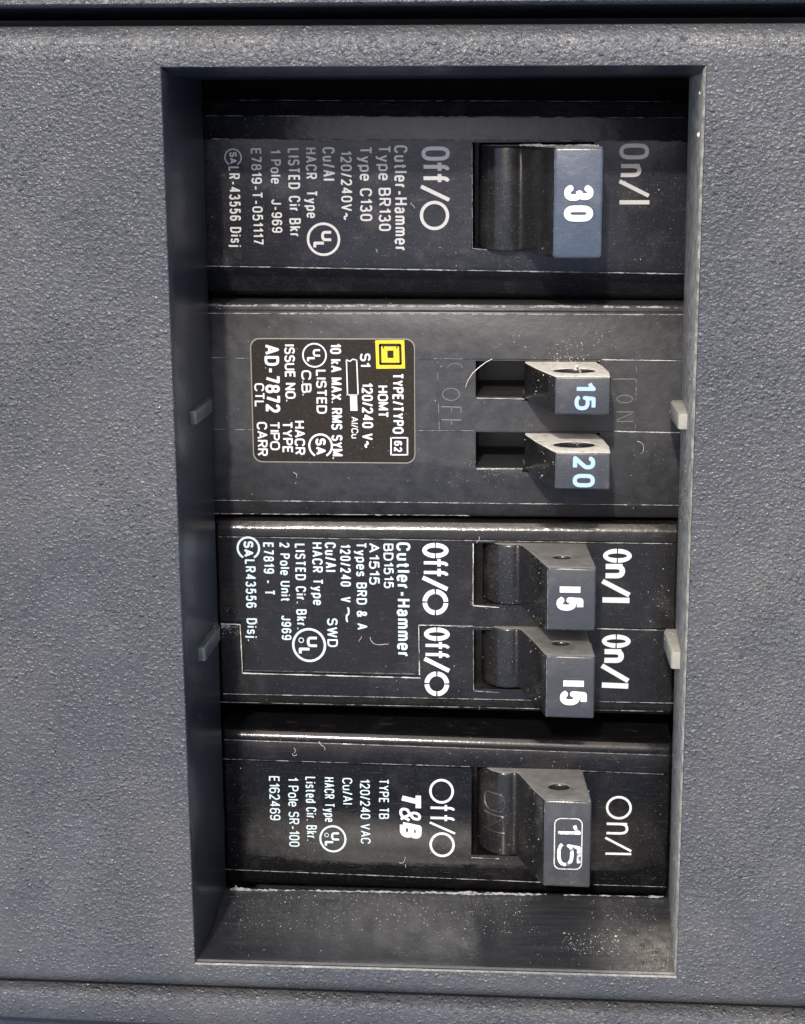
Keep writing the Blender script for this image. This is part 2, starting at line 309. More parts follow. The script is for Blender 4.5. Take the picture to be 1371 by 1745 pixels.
# ---------------------------------------------------------------- print and lettering
# ---------------------------------------------------------------- stroke lettering (centre lines in a unit box, cap height 1)
def e_(cx, cy, rx, ry, a0, a1): return ('e', cx, cy, rx, ry, a0, a1)
OO = [[e_(.5, .66, .5, .34, 0, 180), e_(.5, .34, .5, .34, 180, 360), (1, .66)]]
oo = [[e_(.5, .46, .5, .26, 0, 180), e_(.5, .26, .5, .26, 180, 360), (1, .46)]]
G = {
 'A': (.68, [[(0, 0), (.5, 1), (1, 0)], [(.18, .32), (.82, .32)]]),
 'B': (.62, [[(0, 0), (0, 1), (.55, 1), e_(.55, .76, .38, .24, 90, -90), (0, .52)], [(.5, .52), e_(.58, .26, .42, .26, 90, -90), (0, 0)]]),
 'C': (.64, [[e_(.5, .66, .5, .34, 12, 180), e_(.5, .34, .5, .34, 180, 348)]]),
 'D': (.64, [[(0, 0), (0, 1), (.45, 1), e_(.45, .6, .55, .4, 90, 0), e_(.45, .4, .55, .4, 0, -90), (0, 0)]]),
 'E': (.52, [[(1, 0), (0, 0), (0, 1), (1, 1)], [(0, .53), (.9, .53)]]),
 'F': (.5, [[(0, 0), (0, 1), (1, 1)], [(0, .5), (.85, .5)]]),
 'H': (.62, [[(0, 0), (0, 1)], [(1, 0), (1, 1)], [(0, .52), (1, .52)]]),
 'I': (.0, [[(.5, 0), (.5, 1)]]),
 'J': (.46, [[(1, 1), (1, .28), e_(.5, .28, .5, .28, 0, -175)]]),
 'K': (.6, [[(0, 0), (0, 1)], [(1, 1), (0, .36)], [(.3, .56), (1, 0)]]),
 'L': (.5, [[(0, 1), (0, 0), (1, 0)]]),
 'M': (.74, [[(0, 0), (0, 1), (.5, .12), (1, 1), (1, 0)]]),
 'N': (.62, [[(0, 0), (0, 1), (1, 0), (1, 1)]]),
 'O': (.66, OO),
 'P': (.58, [[(0, 0), (0, 1), (.55, 1), e_(.55, .74, .45, .26, 90, -90), (0, .48)]]),
 'R': (.62, [[(0, 0), (0, 1), (.55, 1), e_(.55, .75, .43, .25, 90, -90), (0, .50)], [(.5, .5), (.95, .0)]]),
 'S': (.58, [[e_(.5, .76, .47, .24, 15, 270), e_(.5, .26, .5, .26, 90, -165)]]),
 'T': (.56, [[(0, 1), (1, 1)], [(.5, 1), (.5, 0)]]),
 'U': (.62, [[(0, 1), (0, .32), e_(.5, .32, .5, .32, 180, 360), (1, 1)]]),
 'V': (.62, [[(0, 1), (.5, 0), (1, 1)]]),
 'W': (.92, [[(0, 1), (.25, 0), (.5, 1), (.75, 0), (1, 1)]]),
 'X': (.62, [[(0, 1), (1, 0)], [(0, 0), (1, 1)]]),
 'Y': (.6, [[(0, 1), (.5, .45), (1, 1)], [(.5, .45), (.5, 0)]]),
 'a': (.50, [[e_(.48, .52, .44, .20, 165, 0), (.92, 0)], [(.92, .42), (.42, .40), e_(.42, .20, .42, .20, 90, 270), (.6, 0), (.92, .17)]]),
 'c': (.48, [[e_(.5, .46, .5, .26, 20, 180), e_(.5, .26, .5, .26, 180, 340)]]),
 'd': (.52, [[(1, 0), (1, 1)], [e_(.5, .46, .5, .26, 0, 180), e_(.5, .26, .5, .26, 180, 360)]]),
 'e': (.52, [[(.02, .37), (1, .37), e_(.5, .46, .5, .26, 0, 180), e_(.5, .26, .5, .26, 180, 325)]]),
 'f': (.36, [[e_(1.0, .76, .60, .24, 95, 180), (.40, 0)], [(-.35, .66), (1.1, .66)]]),
 'i': (.0, [[(.5, 0), (.5, .70)], [(.5, .88), (.5, 1)]]),
 'j': (.1, [[(.9, .70), (.9, -.1), e_(.0, -.1, .9, .14, 0, -90)], [(.9, .88), (.9, 1)]]),
 'k': (.46, [[(0, 0), (0, 1)], [(1, .72), (0, .26)], [(.35, .42), (1, 0)]]),
 'l': (.0, [[(.5, 0), (.5, 1)]]),
 'm': (.82, [[(0, 0), (0, .72)], [e_(.25, .48, .25, .24, 180, 0), (.5, 0)], [e_(.75, .48, .25, .24, 180, 0), (1, 0)]]),
 'n': (.50, [[(0, 0), (0, .72)], [e_(.5, .46, .5, .26, 180, 0), (1, 0)]]),
 'o': (.54, oo),
 'p': (.52, [[(0, .72), (0, -.28)], [e_(.5, .46, .5, .26, 180, 0), e_(.5, .26, .5, .26, 0, -180)]]),
 'r': (.26, [[(0, 0), (0, .72)], [e_(1.0, .40, 1.0, .32, 180, 90)]]),
 's': (.46, [[e_(.5, .545, .47, .175, 15, 270), e_(.5, .185, .5, .185, 90, -165)]]),
 't': (.34, [[(.42, .95), (.42, .16), e_(1.0, .16, .58, .16, 180, 270)], [(-.1, .70), (1.05, .70)]]),
 'u': (.50, [[(0, .72), (0, .26), e_(.5, .26, .5, .26, 180, 360)], [(1, .72), (1, 0)]]),
 'y': (.50, [[(0, .72), (.52, .03)], [(1, .72), (.42, -.2), (.05, -.27)]]),
 '0': (.54, OO),
 '1': (.26, [[(0, .76), (.55, .84), (1, 1), (1, 0)]]),
 '2': (.54, [[e_(.5, .72, .48, .28, 170, -35), (0, 0), (1, 0)]]),
 '3': (.54, [[e_(.47, .76, .44, .24, 165, -80), (.36, .53)], [(.5, .53), e_(.5, .265, .5, .265, 85, -165)]]),
 '4': (.58, [[(.76, 0), (.76, 1), (0, .27), (1, .27)]]),
 '5': (.54, [[(.92, 1), (.16, 1), (.08, .48), e_(.48, .33, .52, .33, 128, -155)]]),
 '6': (.54, [[e_(.5, .30, .5, .30, 0, 360)], [e_(.52, .66, .50, .34, 25, 180), (.0, .30)]]),
 '7': (.52, [[(0, 1), (1, 1), (.36, 0)]]),
 '8': (.54, [[e_(.5, .765, .43, .235, 0, 360)], [e_(.5, .265, .5, .265, 0, 360)]]),
 '9': (.54, [[e_(.5, .70, .5, .30, 0, 360)], [e_(.48, .34, .50, .34, 205, 360), (1, .70)]]),
 '-': (.36, [[(0, .36), (1, .36)]]),
 '/': (.32, [[(0, -.04), (1, 1.04)]]),
 '.': (.0, [[(.5, 0), (.5, .12)]]),
 '~': (.62, [[e_(.25, .36, .25, .13, 180, 0), e_(.75, .36, .25, .13, 180, 360)]]),
 '&': (.66, [[(1, 0), (.20, .66), e_(.44, .79, .27, .21, 205, -40), (.16, .40), e_(.38, .24, .38, .24, 150, 330), (.95, .46)]]),
 ' ': (.18, []),
}
def stroke_pts(st, n=5):
    o = []
    for s in st:
        if s[0] == 'e':
            _, cx, cy, rx, ry, a0, a1 = s; k = max(3, int(abs(a1-a0)/90*n))
            for i in range(k+1):
                a = math.radians(a0+(a1-a0)*i/k); c, q = math.cos(a), math.sin(a); pw = .82
                o.append((cx+rx*math.copysign(abs(c)**pw, c), cy+ry*math.copysign(abs(q)**pw, q)))
        else: o.append(s)
    r = [o[0]]
    for p in o[1:]:
        if abs(p[0]-r[-1][0])+abs(p[1]-r[-1][1]) > 1e-3: r.append(p)
    return r
def ribbon2(pts, w, z, dz=.0004):
    """flat stroke of width w along 2D points: one quad per segment, a small disc at each joint"""
    V = []; Fc = []; h = w/2; k = 0
    for p, q in zip(pts[:-1], pts[1:]):
        d = (q-p).normalized()*h; n = Vector((-d.y, d.x)); b = len(V); k += 1; zz = z+k*dz
        V += [(*(p+n), zz), (*(q+n), zz), (*(q-n), zz), (*(p-n), zz)]; Fc.append([b, b+1, b+2, b+3])
    jo = pts[1:-1]+([pts[0]] if (pts[0]-pts[-1]).length < 1e-4 else [])
    for p in jo:
        b = len(V); k += 1; zz = z+k*dz
        V += [(p.x+h*math.cos(i*math.pi/5), p.y+h*math.sin(i*math.pi/5), zz) for i in range(10)]; Fc.append(list(range(b, b+10)))
    return V, Fc
def lettering(parent, s, xb, xt, ys, ye, z, mat, weight=.15, shear=0, name='printed_text', gap=.15, th=.03, n=5):
    """line of text reading down the picture: baseline at pixel xb, cap line at xt, from row ys to row ye; weight = stroke / cap height"""
    a = P(xb, ys, z); b = P(xt, ys, z); c = P(xb+(ye-ys)*(-.03+.07*(1-(xb-330)/850)), ye, z)
    cap = b.x-a.x; st = weight*cap; L = a.y-c.y; s = s.rstrip()
    gl = [G[ch] for ch in s]; gp = gap*cap
    # each glyph: centre-line width w*k plus the stroke itself
    tot = sum(g[0] for g in gl)*cap; fixed = len(s)*st*(1.0)+(len(s)-1)*gp
    k = (L-fixed)/tot if tot > 0 else 1
    if k < .45: gp = gp*.45; fixed = len(s)*st+(len(s)-1)*gp; k = max(.3, (L-fixed)/tot)
    if k > 1.45 and len(s) > 1: extra = (L-fixed-1.3*tot)/(len(s)-1); gp += extra; k = 1.3
    x = 0; parts = []; zz = 0
    for ch, (w, sts) in zip(s, gl):
        for sx in sts:
            pp = stroke_pts(sx, n)
            q = []
            for (u, v) in pp:
                lx = x+st/2+u*w*k*cap; ly = st/2+v*(cap-st)
                if ch in '.i' and v == .12: ly = st*1.0
                lx += shear*ly; q.append(Vector((a.x+ly, a.y-lx)))
            zz += 1; parts.append(ribbon2(q, st, z+th+zz % 5*.0151))
        x += w*k*cap+st+gp
    v, f = join(parts); me = bpy.data.meshes.new(name); me.from_pydata(v, [], f)
    bm = bmesh.new(); bm.from_mesh(me)
    for fc in bm.faces:
        fc.normal_update()
        if fc.normal.z < 0: fc.normal_flip()
    bm.to_mesh(me); bm.free()
    return link(name, me, mat, parent)
def arc(cx, cy, rx, ry, t, z, a0=0, a1=360, seg=40, th=.03):
    c = P(cx, cy, z); sx = (P(cx+10, cy, z).x-c.x)/10; sy = (c.y-P(cx, cy+10, z).y)/10
    V = []; Fc = []; n = max(3, int(seg*abs(a1-a0)/360))
    for i in range(n+1):
        a = math.radians(a0+(a1-a0)*i/n)
        for k in (0, t):
            V.append((c.x+math.cos(a)*(rx-k)*sx, c.y+math.sin(a)*(ry-k)*sy, z+th))
    for i in range(n): Fc.append([2*i, 2*i+1, 2*i+3, 2*i+2])
    return V, Fc
def bar(x0, y0, x1, y1, wpx, z, th=.03):
    a = P(x0, y0, z).xy; b = P(x1, y1, z).xy; d = (b-a).normalized(); nrm = Vector((-d.y, d.x))*wpx/2/14.6
    return [(*(a+nrm), z+th), (*(b+nrm), z+th), (*(b-nrm), z+th), (*(a-nrm), z+th)], [[0, 1, 2, 3]]
def poly(pts, z, th=.03):
    return [(*P(x, y, z).xy, z+th) for x, y in pts], [list(range(len(pts)))]
def mark(parent, name, parts, mat):
    v, f = join(parts); me = bpy.data.meshes.new(name); me.from_pydata(v, [], f)
    bm = bmesh.new(); bm.from_mesh(me)
    for fc in bm.faces:
        fc.normal_update()
        if fc.normal.z < 0: fc.normal_flip()
    bm.to_mesh(me); bm.free()
    return link(name, me, mat, parent)
def ul_mark(parent, cx, cy, r, t, z, mat, reg=True):
    c = mark(parent, 'approval_mark', [arc(cx, cy, r, r, t, z)], mat)
    k = r/28
    lettering(parent, 'U', cx-4*k, cx+15*k, cy-14*k, cy+3*k, z, mat, .24, name='approval_letter')
    lettering(parent, 'L', cx-17*k, cx+3*k, cy+4*k, cy+16*k, z, mat, .24, name='approval_letter')
    if reg: mark(parent, 'approval_letter', [arc(cx-13*k, cy-8*k, 4.5*k, 4.5*k, 1.4*k, z)], mat)
def csa_mark(parent, cx, cy, r, t, z, mat, w=.22):
    mark(parent, 'approval_mark', [arc(cx, cy, r, r, t, z, -60, 240)], mat)
    lettering(parent, 'S', cx-r*.42, cx+r*.42, cy-r*.62, cy-r*.02, z, mat, w, name='approval_letter')
    lettering(parent, 'A', cx-r*.42, cx+r*.42, cy+r*.06, cy+r*.74, z, mat, w, name='approval_letter')

# ---------------------------------------------------------------- breaker bodies
GRP = 'circuit breakers side by side in the opening'
def body(root, prof, xl, xr, mat, cutters=(), endz=.5):
    """prof: (row at x=400, row at x=1130, z) from top to bottom of the picture; row None = same y as the next/previous point"""
    A = []; B = []
    pts = list(prof)
    LA = [None]*len(pts); LB = [None]*len(pts)
    for i, (a, b, z) in enumerate(pts):
        if a is not None: LA[i] = P(400, a, z); LB[i] = P(1130, b, z)
    for i, (a, b, z) in enumerate(pts):
        if a is None:
            j = min((k for k in range(len(pts)) if pts[k][0] is not None), key=lambda k: (abs(k-i), -k))
            LA[i] = Vector((LA[j].x, LA[j].y, z)); LB[i] = Vector((LB[j].x, LB[j].y, z))
    n = len(pts); V = []; Fc = []
    secs = [(xl, endz), (xl+.12, endz*.35), (xl+.4, 0), (xr-.4, 0), (xr-.12, endz*.35), (xr, endz)]
    for x, dz in secs:
        for i in range(n):
            t = (x-LA[i].x)/(LB[i].x-LA[i].x); p = LA[i].lerp(LB[i], t); V.append((x, p.y, p.z-dz if pts[i][2] > -38 else p.z))
    for s in range(len(secs)-1):
        for i in range(n):
            Fc.append([s*n+i, s*n+(i+1) % n, (s+1)*n+(i+1) % n, (s+1)*n+i])
    Fc.append(list(range(n))); Fc.append([(len(secs)-1)*n+i for i in range(n)])
    me = mesh_of('body', V, Fc)
    if cutters: me = cut(me, cutters)
    smooth(me, 32)
    return link('body', me, mat, root)
def fillet(ya, yb, z0, r, n=4, side=1, ks=1.0):
    """rounded edge rows: side=1 upper edge rising to the face, -1 lower edge falling from it; ya,yb = rows where the face starts"""
    o_ = []
    for i in range(n+1):
        a = math.pi/2*i/n
        dy = r*(1-math.sin(a))*14.4*ks; dz = r*(1-math.cos(a))
        o_.append((ya-side*dy, yb-side*dy, z0-dz))
    return o_[::-1] if side == 1 else o_
def well(x0, y0, x1, y1, z, z0=-34, z1=-15):
    pts = [P(x0, y0, z).xy, P(x1, y0, z).xy, P(x1+0, y1, z).xy, P(x0, y1, z).xy]
    a, b = pts[0], pts[2]
    return prism([(a.x, a.y), (b.x, a.y), (b.x, b.y), (a.x, b.y)], z0, z1)
def groove(pts, wmm, z, depth=.35):
    r = []
    for (xa, ya), (xb, yb) in zip(pts[:-1], pts[1:]):
        a = P(xa, ya, z).xy; b = P(xb, yb, z).xy; d = (b-a).normalized(); nn = Vector((-d.y, d.x))*wmm/2; e = d*wmm*.5
        r.append(prism([a-e+nn, b+e+nn, b+e-nn, a-e-nn], z-depth, z+.6))
    return r
def rib(pts, wmm, z, gaps=.12, jit=.6, step=.25, lift=.02, sid=0):
    """irregular worn, dusty or painted-glint line following a polyline of pixels at height z"""
    rnd = random.Random(sid*31+int(pts[0][0]+pts[0][1]*7)); V = []; Fc = []
    for (xa, ya), (xb, yb) in zip(pts[:-1], pts[1:]):
        a = P(xa, ya, z); b = P(xb, yb, z); L = (b-a).length; n = max(2, int(L/step)); d = (b-a).normalized(); nn = Vector((-d.y, d.x, 0))
        prev = None; wv = 1; gap = 0; ph = rnd.uniform(0, 9)
        for i in range(n+1):
            wv = wv*.75+.25*(1+rnd.uniform(-jit, jit)*1.8); c = a.lerp(b, i/n)+nn*(rnd.uniform(-.25, .25)*wmm*jit)
            if gap > 0: gap -= 1; fade = .12
            else:
                fade = .75+.35*math.sin(i*.21+ph)*math.sin(i*.057+ph)
                if rnd.random() < gaps*.35: gap = rnd.randint(1, 7)
            h = max(.10, wv*fade)*wmm/2; k = len(V)
            V += [tuple(c+nn*h+Vector((0, 0, lift))), tuple(c-nn*h+Vector((0, 0, lift)))]
            if prev is not None: Fc.append([prev, prev+1, k+1, k])
            prev = k
    return V, Fc
def handle(root, prof, ya, yb, yx, mats, holes=None, bev=.22, zf=-10):
    """prof: (px, z) outline of the rocker read at row yx; ya, yb rows of the front face (height zf) edges"""
    y0 = P(970, ya, zf).y; y1 = P(970, yb, zf).y
    n = len(prof); pr = [(P(px, yx, z).x, z) for px, z in prof]
    V = [(x, y0, z) for x, z in pr]+[(x, y1, z) for x, z in pr]
    Fc = [list(range(n)), list(range(n, 2*n))]+[[i, (i+1) % n, n+(i+1) % n, n+i] for i in range(n)]
    me = mesh_of('switch_handle', V, Fc)
    if holes:
        cs = []
        for hx, hz, rx, rz, dep in holes:
            c = P(hx, ya-25, hz); vv = []
            for k in range(20):
                a = 2*math.pi*k/20; vv.append((c.x+rx*math.cos(a), hz+rz*math.sin(a)))
            N = 20; VV = [(x, y0+1, z) for x, z in vv]+[(x, y0-dep, z) for x, z in vv]
            FF = [list(range(N)), list(range(N, 2*N))]+[[i, (i+1) % N, N+(i+1) % N, N+i] for i in range(N)]
            cs.append((VV, FF))
        me = cut(me, cs)
    me = applied(me, [('BEVEL', dict(width=bev, segments=4, limit_method='ANGLE', angle_limit=math.radians(32), use_clamp_overlap=False))])
    smooth(me, 40)
    # material by facing: 0 front, 1 flank, 2 top side
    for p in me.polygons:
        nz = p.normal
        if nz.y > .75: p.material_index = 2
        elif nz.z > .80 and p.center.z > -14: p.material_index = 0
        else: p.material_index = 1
    h = link('switch_handle', me, mats, root)
    return h

# ---- breaker 1 (top) : large 30 rocker
Z1 = -21
r1 = thing('circuit_breaker', 'top black breaker with one wide switch marked 30, set deepest under the upper edge', 'circuit breaker', P(760, 350, Z1-10), GRP)
XL1, XR1 = P(338, 350, Z1).x, P(1192, 350, Z1).x
body(r1, [(None, None, -40), (None, None, -26.0), (173, 175, -25.8), (174, 176, -25.6), (197, 200, -24.6)]+[(None, None, -23.2)]+
     [(199, 202, -22.9), (236, 240, -22.7)]+[(None, None, -21.1), (238, 242, Z1), (449, 461, Z1), (453, 465, Z1-.08), (457, 469, Z1-.35), (467, 480, Z1-1.8), (472, 485, -23.2), (494, 502, -24.5), (497, 505, -24.9), (506, 514, -27.5), (None, None, -40)],
     XL1, XR1, M['b1'], [well(804, 243, 1008, 426, Z1)])
for (a, b, w_, zz, g) in (((342, 453.5), (1165, 467), .14, Z1-.05, .05), ((350, 197.5), (1165, 201), .07, -22.9, .3), ((360, 237), (1160, 241), .06, -21, .25), ((380, 171), (1140, 173.5), .05, -24.7, .35)):  # first line paints the reflection along the rounded lower edge
    v, f = rib([a, b], w_, zz, g); link('worn_or_glint_edge', mesh_of('worn_or_glint_edge', v, f), M['wear'], r1)
v, f = rib([(804, 247), (804.5, 424), (845, 427)], .09, Z1, .1); link('worn_or_glint_edge', mesh_of('worn_or_glint_edge', v, f), M['wear'], r1)
for s, xb, xt, ys, ye in (('Cutler-Hammer', 671, 694, 248, 428), ('Type BR130', 644, 665, 248, 394), ('Type C130', 612, 633, 250, 377), ('120/240V~', 580, 599, 257, 375),
                          ('Cu/Al', 549, 570, 251, 308), ('HACR  Type', 520, 539, 252, 372), ('LISTED Cir Bkr', 490, 510, 253, 404), ('1 Pole   J-969', 460, 478, 255, 397),
                          ('E7819-T-051117', 427, 445, 253, 417), ('LR-43556 Disj', 389, 408, 284, 421)):
    lettering(r1, s, xb, xt, ys, ye, Z1, M['dull'], .15)
ul_mark(r1, 551, 408, 28.5, 4.2, Z1, M['dull'], False); csa_mark(r1, 397, 268.5, 15, 2.2, Z1, M['dull'])
lettering(r1, 'Off', 718, 766, 250, 313, Z1, M['dull'], .135)
mark(r1, 'printed_symbol', [bar(717, 318, 765, 341, 6.5, Z1)], M['dull']); mark(r1, 'printed_symbol', [arc(740, 367.5, 25, 25, 5.5, Z1)], M['dull'])
lettering(r1, 'On', 1055, 1106, 245, 302, Z1, M['dull'], .135)
mark(r1, 'printed_symbol', [bar(1055, 309, 1105, 334, 6.5, Z1)], M['dull']); mark(r1, 'printed_symbol', [bar(1055, 345, 1106, 345, 7, Z1)], M['dull'])
h = handle(r1, [(815, -33), (815, -24), (822, -21.5), (835, -20.2), (852, -19.6), (868, -19.5), (880, -19.9), (887, -20.3), (893, -19.8), (903, -18), (920, -14.5), (942, -10.4), (1028, -10.2), (1012, -22), (1010, -33)],
           250, 441, 345, [M['hblue'], M['hblack'], M['htop']], None, .42, -10.5)
edge_glint_wear(h, 'worn_or_glint_edge', (885, 247.5), (1020, 248.5), .22, -10.85, .02, 'edge'); edge_glint_wear(h, 'worn_or_glint_edge', (945.5, 262), (944.5, 436), .10, -10.5, .05, 'edge')  # painted highlights: top rim and left front edge of the handle
lettering(h, '30', 961, 1011, 315, 378, -10.2, M['white'], .225, name='rating_number', n=8)

# ---- breaker 2 : tandem 15 / 20 with label
Z2 = -21
r2 = thing('circuit_breaker', 'dusty matt black breaker with a yellow-logo label and small 15 and 20 switches', 'circuit breaker', P(760, 690, Z2-10), GRP)
XL2, XR2 = P(353, 690, Z2).x, P(1168, 690, Z2).x
cl = P(700, 610, Z2)
body(r2, [(None, None, -40), (None, None, -24)]+[(516, 519, -22.1), (518, 521, -21.8), (527, 530, -21.5), (531, 533.5, -21.08), (535, 537, Z2)]+
     [(610, 613, Z2), (611, 614, Z2-.12), (732, 736, Z2-.12), (733, 737, Z2), (852, 860, Z2), (854, 862, Z2-.1), (872, 878, -21.7), (876, 882, -22.3), (None, None, -40)],
     XL2, XR2, M['b2'], [well(810, 615, 893, 677, Z2), well(810, 736, 893, 797, Z2), well(890, 616, 1020, 684, Z2, -26), well(890, 737, 1020, 806, Z2, -26)]
     + groove([(745, 614), (747, 732)], .10, Z2-.1, .15) + groove([(1084, 616), (1082, 735)], .10, Z2-.1, .15))
def dl(root, pts, w_, z, g=.1, mat='wear', sid=0):  # dust and wear on seams, plus reflections painted along rounded edges
    v, f = rib(pts, w_, z, g, sid=sid); link('worn_or_glint_edge', mesh_of('worn_or_glint_edge', v, f), M[mat], root)
dl(r2, [(352, 522), (1168, 526)], .52, -21.68, .04, 'wear'); dl(r2, [(355, 534), (1168, 536.5)], .13, Z2, .04)
dl(r2, [(353, 609.5), (428, 611)], .08, Z2, .12); dl(r2, [(704, 611), (808, 612)], .08, Z2, .12); dl(r2, [(1026, 613), (1163, 615)], .12, Z2, .04, 'dust')
dl(r2, [(357, 731), (436, 732.5)], .08, Z2, .15); dl(r2, [(705, 733.5), (808, 734)], .08, Z2, .12); dl(r2, [(1046, 735), (1160, 737.5)], .10, Z2, .06, 'dust')
dl(r2, [(362, 852.5), (1155, 861)], .12, Z2, .05); dl(r2, [(745, 616), (748, 732)], .07, Z2, .15); dl(r2, [(1084, 618), (1082, 735)], .05, Z2, .3)
dl(r2, [(812, 678.5), (893, 680)], .10, Z2, .05, 'dust'); dl(r2, [(812, 799), (890, 799)], .10, Z2, .05, 'dust'); dl(r2, [(362, 875), (800, 878)], .16, -22.1, .35)
# label sticker
def rrect(x0, y0, x1, y1, r, z, shear=0, n=5):
    pts = []
    for cx, cy, a0 in ((x1-r, y0+r, -90), (x1-r, y1-r, 0), (x0+r, y1-r, 90), (x0+r, y0+r, 180)):
        for i in range(n+1):
            a = math.radians(a0+90*i/n); pts.append((cx+r*math.cos(a), cy+r*math.sin(a)))
    return pts
def world_rect(xa, ya, xb, yb, z):
    a = P(xa, ya, z); b = P(xb, yb, z); return a.x, a.y, b.x, b.y
def plate(parent, name, xa, ya, xb, yb, rmm, z, th, mat):
    x0, yt, x1, yb_ = world_rect(xa, ya, xb, yb, z); pts = rrect(x0, yb_, x1, yt, rmm, z)
    v, f = prism(pts, z-.01, z+th); return link(name, mesh_of(name, v, f), mat, parent)
plate(r2, 'label_rim', 425.5, 576, 707.5, 790, 1.1, Z2, .03, M['rim'])
lab = plate(r2, 'label', 427.5, 578, 706, 788, 1.05, Z2, .07, M['label'])
ZL = Z2+.07
for s, xb, xt, ys, ye, wt in (('TYPE/TYPO', 668, 687, 636, 739, .03), ('HOMT', 643, 661, 657, 712, .03), ('S1', 613, 631, 602, 625, .03), ('120/240 V~', 616, 635, 652, 763, .03), ('Al/Cu', 598, 610, 710, 747, .01),
                          ('10 kA MAX. RMS SYM.', 562, 581, 585, 782, .03), ('LISTED', 538, 556, 630, 705, .03), ('C.B.', 513, 530, 631, 674, .03), ('ISSUE NO.', 484, 502, 587, 684, .03),
                          ('AD-7872', 450, 475, 587, 703, .045), ('CTL', 433, 450, 653, 694, .02), ('HACR', 501, 519, 717, 775, .03), ('TYPE', 480, 498, 718, 772, .03), ('TIPO', 459, 476, 718, 767, .02), ('CARR', 437, 455, 719, 777, .02)):
    lettering(lab, s, xb, xt, ys, ye, ZL, M['white'], .145+wt, gap=.08)
lettering(lab, '62', 671, 685, 751, 770, ZL, M['white'], .2)
mark(lab, 'printed_symbol', [bar(666, 745, 666, 776, 2.4, ZL), bar(694, 745, 694, 776, 2.4, ZL), bar(666, 746, 694, 746, 2.4, ZL), bar(666, 775, 694, 775, 2.4, ZL)], M['white'])
mark(lab, 'printed_symbol', [bar(590, 613, 592, 674, 2.2, ZL), bar(607.5, 613, 610, 674, 2.2, ZL), bar(590, 673, 611, 673, 2.2, ZL), bar(590, 613, 596, 616, 2, ZL), bar(596, 616, 601, 612, 2, ZL), bar(601, 612, 608, 614, 2, ZL), poly([(596, 673), (608, 673), (609, 700), (597, 700)], ZL)], M['white'])
ul_mark(lab, 535.6, 605.5, 21, 2.6, ZL, M['white'], False); csa_mark(lab, 546, 759.6, 21, 3.4, ZL, M['white'])
lg = mark(lab, 'logo', [poly([(639, 580), (688.5, 579.5), (690, 628), (641, 628.5)], ZL)], M['yellow'])
lettering_z = ZL+.03
mark(lab, 'logo_outline', [bar(646, 588, 682, 588, 5, ZL, .045), bar(647, 620, 683, 620, 4.2, ZL, .045), bar(647, 587, 648, 621, 4.2, ZL, .045), bar(681.5, 587, 682.5, 621, 4.2, ZL, .045),
     poly([(659.5, 597.5), (670, 597.5), (670.5, 610), (660, 610)], ZL, .045), bar(652, 592, 654, 592, 4, ZL, .045), bar(675, 592, 677, 592, 4, ZL, .045)], M['label'])
# moulded OFF / ON
def raised_word(root, s, xb, xt, ys, ye, z, mat, r=.07, prof=None):
    """moulded letters: round strokes standing proud of the plastic"""
    a = P(xb, ys, z); b = P(xt, ys, z); c = P(xb, ye, z); cap = b.x-a.x; L = a.y-c.y; parts = []
    tot = sum(G[ch][0] for ch in s)*cap; gp = .22*cap; k = (L-gp*(len(s)-1))/tot; x = 0
    for ch in s:
        w, sts = G[ch]
        for sx in sts: 
            q = stroke_pts(sx, 6); q = [(q[i][0]+(q[i+1][0]-q[i][0])*j/6, q[i][1]+(q[i+1][1]-q[i][1])*j/6) for i in range(len(q)-1) for j in range(6)]+[q[-1]]
            def zs(v):
                if not prof: return z
                px = xb+(xt-xb)*v
                for (p0, z0), (p1, z1) in zip(prof[:-1], prof[1:]):
                    if p0 <= px <= p1: return z0+(z1-z0)*(px-p0)/(p1-p0)
                return z
            parts.append(tube([Vector((a.x+v*cap, a.y-x-u*w*k*cap, zs(v))) for u, v in q], r, 8))
        x += w*k*cap+gp
    v, f = join(parts); return link('moulded_text', mesh_of('moulded_text', v, f, 50), mat, root)
mould = mat_plastic('moulded_letter_plastic', (.10, .10, .10), (.17, .17, .165), .5)
def thin_word(root, strokes, z, mat, w_=1.7):
    mark(root, 'moulded_text', strokes, mat)
thin_word(r2, [arc(768, 672, 15, 11, 1.3, Z2-.1), bar(752, 693, 786, 694, 1.8, Z2-.1), bar(769, 693, 769, 702, 1.2, Z2-.1), bar(785, 693, 785, 704, 1.2, Z2-.1), bar(752, 715, 786, 716, 2, Z2-.1), bar(769, 715, 769, 724, 1.2, Z2-.1)], Z2, mould)
thin_word(r2, [arc(775, 627, 13, 8, 1, Z2-.1, 0, 180)], Z2, mould)
thin_word(r2, [arc(1064, 680, 14, 7, 1.3, Z2-.1), bar(1050, 702, 1079, 702, 1.6, Z2-.1), bar(1050, 716, 1077, 704, 1.3, Z2-.1), bar(1050, 718, 1079, 718, 1.6, Z2-.1)], Z2, mould)
thin_word(r2, [bar(1044, 646, 1082, 646, 1.6, Z2-.1)], Z2, mould)
